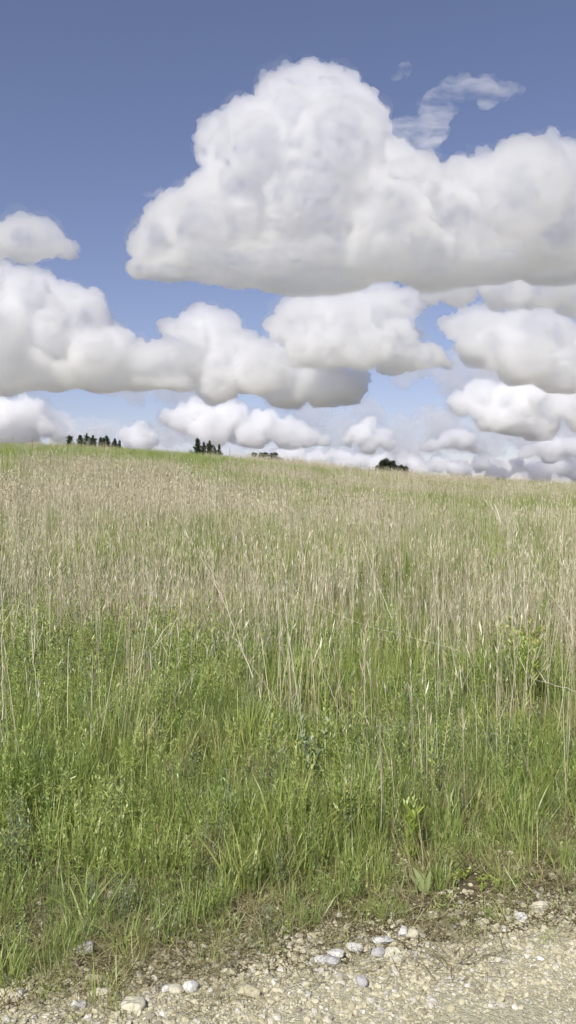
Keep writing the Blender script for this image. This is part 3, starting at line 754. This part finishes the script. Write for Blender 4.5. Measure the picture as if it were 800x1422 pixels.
# ------------------------------------------------------------------ single plants near the road
def gp(px, py):
    """the ground point seen at a pixel"""
    for y in np.linspace(2.4, 60, 6000):
        x = (px-400)/F*y; z = CAM_H+(711-py)/F*y
        if z <= float(height(x, y)): return np.array([x, y, float(height(x, y))])
def gps(px, py):
    y = np.linspace(2.4, 60, 20000); x = (px-400)/F*y; z = CAM_H+(711-py)/F*y
    i = np.argmax(z <= height(x, y)); return np.array([x[i], y[i], float(height(x[i], y[i]))])
def plant(name, px, py, label, cat, parts, group=None):
    p = gps(px, py); r = empty(name, p); tag(r, label, cat, group)
    for nm, me in parts(p[1]/F): child(nm, me, r)
    return r
def leafy_stems(seed, stems, H, leaf, lw, per, mat, stem_mat=M_WEED, spread=.12, r=.02, up=(.3, .9), t0=.1, clump=None, bud=None):
    g = np.random.default_rng(seed); lf = Blades(seed+1); out = []
    P = disc(g, stems, r)
    for s_ in range(stems):
        st = Blades(seed*50+s_); one = np.ones(1)
        c = st.ribbons(P[s_:s_+1], abs(g.normal(0, spread))*one, H*g.uniform(.75, 1.05)*one, .006*one, g.normal(0, .2)*one, g.uniform(0, 6.28)*one, 8, .5*one, 'stalk')[0]
        out.append(('stem', st.mesh('stem', stem_mat)))
        t = np.sort(g.uniform(t0, 1, per))*8; k = np.minimum(t.astype(int), 7); f = (t-k)[:, None]
        Q = c[k]*(1-f)+c[k+1]*f
        lf.ribbons(Q, g.uniform(*up, per), leaf*g.uniform(.6, 1.15, per), lw*g.uniform(.7, 1.2, per), g.uniform(-.2, .6, per), np.arange(per)*2.4+g.normal(0, .3, per), 4, None, 'leaf')
        if bud:
            bd = Blades(seed*50+s_+1); m = bud
            bd.ribbons(np.tile(c[-1], (m, 1))+g.normal(0, .004, (m, 3)), g.uniform(0, .9, m), .038*g.uniform(.6, 1.2, m), .013*g.uniform(.6, 1.2, m), g.normal(0, .4, m), g.uniform(0, 6.28, m), 3, None, 'leaf')
            out.append(('flower_bud', bd.mesh('flower_bud', M_PALEYEL)))
    out.append(('leaves', lf.mesh('leaves', mat)))
    return out
plant('leafy_plant', 571, 1197, 'bright yellow-green leafy plant standing upright near the verge', 'plant',
      lambda s: leafy_stems(500, 4, 90*s, .06, .012, 30, M_YELLOW, M_YELLOW, .06, .012, (.25, .8), .05))
def rosette(s):
    b = Blades(510); n = 5
    b.ribbons(disc(b.rng, n, .01), np.array([.28, .5, .1, .75, .9]), np.array([.13, .125, .11, .08, .07]), np.array([.026, .024, .022, .018, .018]),
              np.array([.5, .3, .2, .5, .4]), np.array([2.7, 3.3, .2, -.4, 4.6]), 7, np.array([.9, .6, .4, .3, .5]), 'leaf', twist=np.array([.3, .1, -.2, .4, .1]))
    return [('leaves', b.mesh('leaves', M_BROAD))]
plant('broad_leaf_plant', 592, 1242, 'low plant with a few broad grey-green leaves at the edge of the grass', 'plant', rosette)
plant('flowering_weed', 738, 975, 'bushy weed topped with pale yellow buds at the right', 'plant',
      lambda s: leafy_stems(520, 16, 112*s, .05, .014, 20, M_YELLOW, M_WEED, .22, .10, (.3, 1.0), .35, bud=12))
plant('flowering_weed', 441, 985, 'slim weed with pale yellow tips among tall green grass blades', 'plant',
      lambda s: leafy_stems(530, 4, 62*s, .05, .014, 16, M_YELLOW, M_WEED, .16, .04, (.2, .8), .2, bud=4))
plant('sage_plant', 432, 1085, 'silvery grey-green leafy weed at the middle of the verge', 'plant',
      lambda s: leafy_stems(540, 6, 82*s, .05, .018, 20, M_SAGE, M_SAGE, .22, .05, (.4, 1.2), .2))
plant('low_weed', 66, 1190, 'low yellow-green spreading weed at the left side of the verge', 'plant',
      lambda s: leafy_stems(550, 11, .17, .022, .008, 24, M_YELLOW, M_WEED, .6, .12, (.5, 1.3), .2))
plant('silver_weed', 560, 1000, 'small silvery weed in the grass right of centre', 'plant',
      lambda s: leafy_stems(560, 6, .30, .04, .014, 18, M_SAGE, M_SAGE, .3, .06, (.4, 1.2), .2))
plant('creeping_plant', 660, 1228, 'low yellow-green creeping plant on the stony verge at right', 'plant',
      lambda s: leafy_stems(570, 22, .09, .014, .009, 16, M_YELLOW, M_WEED, .8, .17, (.5, 1.4), .1))
plant('bushy_weed', 470, 1165, 'leafy dark green weed with whorled leaves, left of the yellow-green plant', 'plant',
      lambda s: leafy_stems(580, 6, .27, .06, .016, 20, M_WEED, M_WEED, .2, .05, (.4, 1.1), .1))
def arching(seed, n, L, W, lean, bend, azc, azs, mat=M_GREEN, r=.03):
    b = Blades(seed); g = b.rng
    b.ribbons(disc(g, n, r), np.abs(g.normal(lean, .15, n)), L*g.uniform(.7, 1.1, n), W*g.uniform(.8, 1.2, n), g.normal(bend, .25, n), azc+g.normal(0, azs, n), 7, g.uniform(.5, 1, n), 'blade')
    return [('blades', b.mesh('blades', mat))]
plant('grass_clump', 122, 1290, 'clump of wide arching grass blades spreading over the stones at left', 'grass clump', lambda s: arching(600, 16, .30, .009, .55, .7, 3.1, 1.2, r=.05), 'single grass clumps at the verge')
plant('grass_clump', 448, 1010, 'tall dark green clump of grass in the middle of the verge', 'grass clump', lambda s: arching(601, 26, .58, .011, .12, .35, 0, 3, r=.06), 'single grass clumps at the verge')
plant('grass_clump', 30, 1080, 'tall clump with broad upright green blades at the left edge', 'grass clump', lambda s: arching(602, 9, .62, .014, .12, .35, 0, .8, r=.05), 'single grass clumps at the verge')
plant('grass_clump', 735, 1205, 'tuft of upright blades at the right edge of the verge', 'grass clump', lambda s: arching(603, 22, .26, .005, .22, .4, 0, 3, r=.05), 'single grass clumps at the verge')
plant('grass_clump', 620, 1170, 'thick upright grass clump right of the yellow-green plant', 'grass clump', lambda s: arching(604, 34, .34, .007, .2, .45, 0, 3, r=.07), 'single grass clumps at the verge')
plant('grass_clump', 330, 1240, 'dense grass clump fanning out at the centre left of the verge', 'grass clump', lambda s: arching(605, 40, .33, .008, .3, .5, 0, 3, r=.08), 'single grass clumps at the verge')

# single stalks that stand out
def stalk(pts, w0, w1, label, leaves=3, seed=1, name='dry_stalk', droop=0):
    """pts: pixels with distances along the stalk, root first"""
    P = np.array([at_px(px, py, d) for px, py, d in pts]); P0 = P[0].copy()
    t = np.linspace(0, 1, len(P)); tt = np.linspace(0, 1, 14)
    Q = np.stack([np.interp(tt, t, P[:, k]) for k in range(3)], -1)
    for _ in range(2): Q[1:-1] = (Q[:-2]+Q[1:-1]*2+Q[2:])/4
    Q -= P0; Q[1:-1] += np.random.default_rng(seed).normal(0, .0045, (12, 3)); r = np.linspace(w0, w1*.6, 14)*.42
    o = empty(name, P0); tag(o, label, 'grass stalk', 'long single stalks leaning out of the dry grass')
    child('stem', tube_mesh('stem', [(Q, r)], M_STRAW1, 6), o)
    g = np.random.default_rng(seed); b = Blades(seed)
    n = leaves; i = g.integers(3, 11, n)
    d = Q[i+1]-Q[i]; az = np.arctan2(d[:, 1], d[:, 0])+g.normal(0, .5, n)
    D0 = np.arccos(np.clip(d[:, 2]/np.linalg.norm(d, axis=1), -1, 1))
    b.ribbons(Q[i], D0+g.normal(0, .3, n), g.uniform(.12, .28, n), g.uniform(.003, .006, n), g.uniform(-.2, .9, n), az, 5, g.uniform(.5, 1, n), 'blade')
    b.ribbons(np.tile(Q[-1], (7, 1)), np.full(7, D0.mean())+g.normal(0, .3, 7), g.uniform(.03, .07, 7), np.full(7, .003), g.normal(0, .3, 7), np.full(7, az.mean())+g.normal(0, .4, 7), 2, None, 'leaf')
    child('leaves', b.mesh('leaves', M_STRAW), o)
stalk([(351, 940, 6.0), (325, 870, 6.1), (303, 815, 6.2), (286, 780, 6.3)], .008, .004, 'thickest pale stalk, leaning left, left of the middle in the dry grass', 6, 1)
stalk([(303, 812, 6.4), (285, 785, 6.45), (262, 745, 6.5)], .005, .002, 'thin pale stalk crossing the top of the thickest leaning stalk', 2, 2)
stalk([(640, 905, 6.2), (560, 880, 6.2), (500, 868, 6.2), (425, 835, 6.3), (392, 822, 6.4)], .004, .002, 'long pale stalk lying almost flat across the middle of the dry grass', 2, 3)
stalk([(800, 880, 5.6), (750, 800, 5.7), (705, 735, 5.8), (677, 700, 5.9)], .005, .0025, 'long stalk leaning left at the right side, reaching high above the others', 3, 4)
stalk([(545, 860, 6.0), (520, 800, 6.1), (505, 755, 6.2), (492, 722, 6.3)], .005, .002, 'steep pale stalk leaning left in the middle right of the field', 3, 5)
stalk([(3, 1000, 4.6), (2, 900, 4.65), (4, 820, 4.7), (2, 765, 4.75)], .006, .003, 'tall pale vertical stalk at the very left edge', 3, 6)
stalk([(57, 1020, 5.4), (50, 950, 5.45), (47, 900, 5.5), (50, 860, 5.5)], .006, .003, 'upright reddish-tan stalk near the left edge with drooping leaves', 5, 7)
stalk([(610, 930, 6.0), (609, 850, 6.05), (606, 780, 6.1), (612, 716, 6.2)], .005, .002, 'tall straight upright stalk right of centre', 4, 8)
stalk([(187, 940, 5.6), (205, 905, 5.6), (235, 880, 5.7), (258, 872, 5.8)], .005, .0025, 'short stalk arching over to the right in the green grass', 1, 9)
stalk([(800, 960, 5.4), (770, 950, 5.4), (740, 944, 5.45)], .005, .003, 'short pale stalk lying flat at the right edge by the budding weed', 1, 10)

# ------------------------------------------------------------------ stones that stand out
def big_stone(px, py, w, h, tone, label, seed):
    y = np.linspace(2.4, 8, 8000); x = (px-400)/F*y; z = CAM_H+(711-py)/F*y
    i = np.argmax(z <= zroad(x, y)); p = np.array([x[i], y[i], float(zroad(x[i], y[i]))]); s = p[1]/F
    me = rock_mesh(seed, 3, 1.0); co = np.empty(len(me.vertices)*3, np.float32); me.vertices.foreach_get('co', co); co = co.reshape(-1, 3)
    e = (co.max(0)-co.min(0)); co /= e; a = np.random.default_rng(seed).uniform(-.3, .3); ca, sa = math.cos(a), math.sin(a)
    co = co*np.array([w*s, max(w*.75, h)*s, h*s*.85]); co = np.stack([co[:, 0]*ca-co[:, 1]*sa, co[:, 0]*sa+co[:, 1]*ca, co[:, 2]], -1)
    me.vertices.foreach_set('co', co.ravel()); me.update()
    m = M_TONE.get(tone)
    me.materials.clear(); me.materials.append(m)
    o = bpy.data.objects.new('stone', me); col.objects.link(o); o.location = (p[0], p[1], p[2]+h*s*.28)
    tag(o, label, 'stone', 'larger stones along the road edge')
def tone_mat(name, c):
    m = bpy.data.materials.new(name); n, N = nodes(m); L = n.links.new
    g_ = N('ShaderNodeNewGeometry'); t = N('ShaderNodeTexNoise'); t.inputs['Scale'].default_value = 70; t.inputs['Detail'].default_value = 6; L(g_.outputs['Position'], t.inputs['Vector'])
    r = ramp(N, [(.3, tuple(q*.72 for q in c)), (.65, c)]); L(t.outputs[0], r.inputs[0])
    bp = N('ShaderNodeBump'); bp.inputs['Distance'].default_value = .003; bp.inputs['Strength'].default_value = .6; L(t.outputs[0], bp.inputs['Height'])
    b = N('ShaderNodeBsdfDiffuse'); L(r.outputs[0], b.inputs[0]); L(bp.outputs[0], b.inputs['Normal']); o = N('ShaderNodeOutputMaterial'); L(b.outputs[0], o.inputs[0]); return m
M_TONE = {'white': tone_mat('white_limestone', (.62, .61, .56)), 'cream': tone_mat('cream_limestone', (.56, .53, .40)), 'grey': tone_mat('grey_limestone', (.42, .41, .39)), 'buff': tone_mat('buff_limestone', (.47, .43, .29))}
for k, a in enumerate([
    (559, 1300, 15, 18, 'white', 'bright white upright stone at the edge of the grass litter, right of centre'),
    (532, 1309, 33, 13, 'white', 'long flat white stone below the bright upright one'),
    (491, 1321, 26, 15, 'white', 'pale angular stone left of the long flat white one'),
    (468, 1329, 26, 13, 'white', 'elongated white stone in a cluster at the bottom middle'),
    (459, 1338, 28, 15, 'grey', 'pale grey tilted stone touching the elongated white one'),
    (445, 1338, 20, 14, 'white', 'round white stone at the left end of the bottom middle cluster'),
    (527, 1328, 22, 17, 'grey', 'pinkish grey stone beneath the long flat white one'),
    (544, 1326, 26, 15, 'cream', 'pale stone right of the pinkish grey one'),
    (552, 1336, 24, 13, 'cream', 'cream stone below the pale and pinkish grey pair'),
    (572, 1301, 20, 14, 'cream', 'cream stone right of the bright white upright one'),
    (117, 1323, 30, 20, 'white', 'bright white broken stone in the grass litter at the lower left'),
    (141, 1384, 32, 19, 'cream', 'broad cream stone at the lower left, below the broken white one'),
    (109, 1399, 20, 15, 'white', 'pale stone left of the broad cream one at bottom left'),
    (28, 1383, 9, 13, 'white', 'small bright white chip near the left edge'),
    (136, 1364, 22, 13, 'buff', 'buff stone just above the broad cream one at lower left'),
    (232, 1377, 16, 14, 'white', 'small round white stone left of a wider pair at lower left centre'),
    (265, 1375, 22, 17, 'white', 'white pointed stone at lower left centre, right end of its pair'),
    (246, 1378, 24, 16, 'cream', 'cream rounded stone between two white ones at lower left centre'),
    (503, 1368, 16, 20, 'grey', 'mottled grey-green stone alone in the road gravel'),
    (724, 1277, 18, 14, 'white', 'pale stone in the gravel at the far right'),
    (600, 1276, 20, 14, 'cream', 'cream stone among the dead grass right of centre'),
    (750, 1262, 22, 15, 'cream', 'rounded cream stone by the dead grass at the right edge'),
    (345, 1383, 30, 20, 'buff', 'large buff stone in the gravel left of the bottom middle'),
    (185, 1400, 36, 20, 'cream', 'flat wide stone near the bottom edge at left'),
    ]): big_stone(*a, 700+k)
print('things', time.time()-T0)
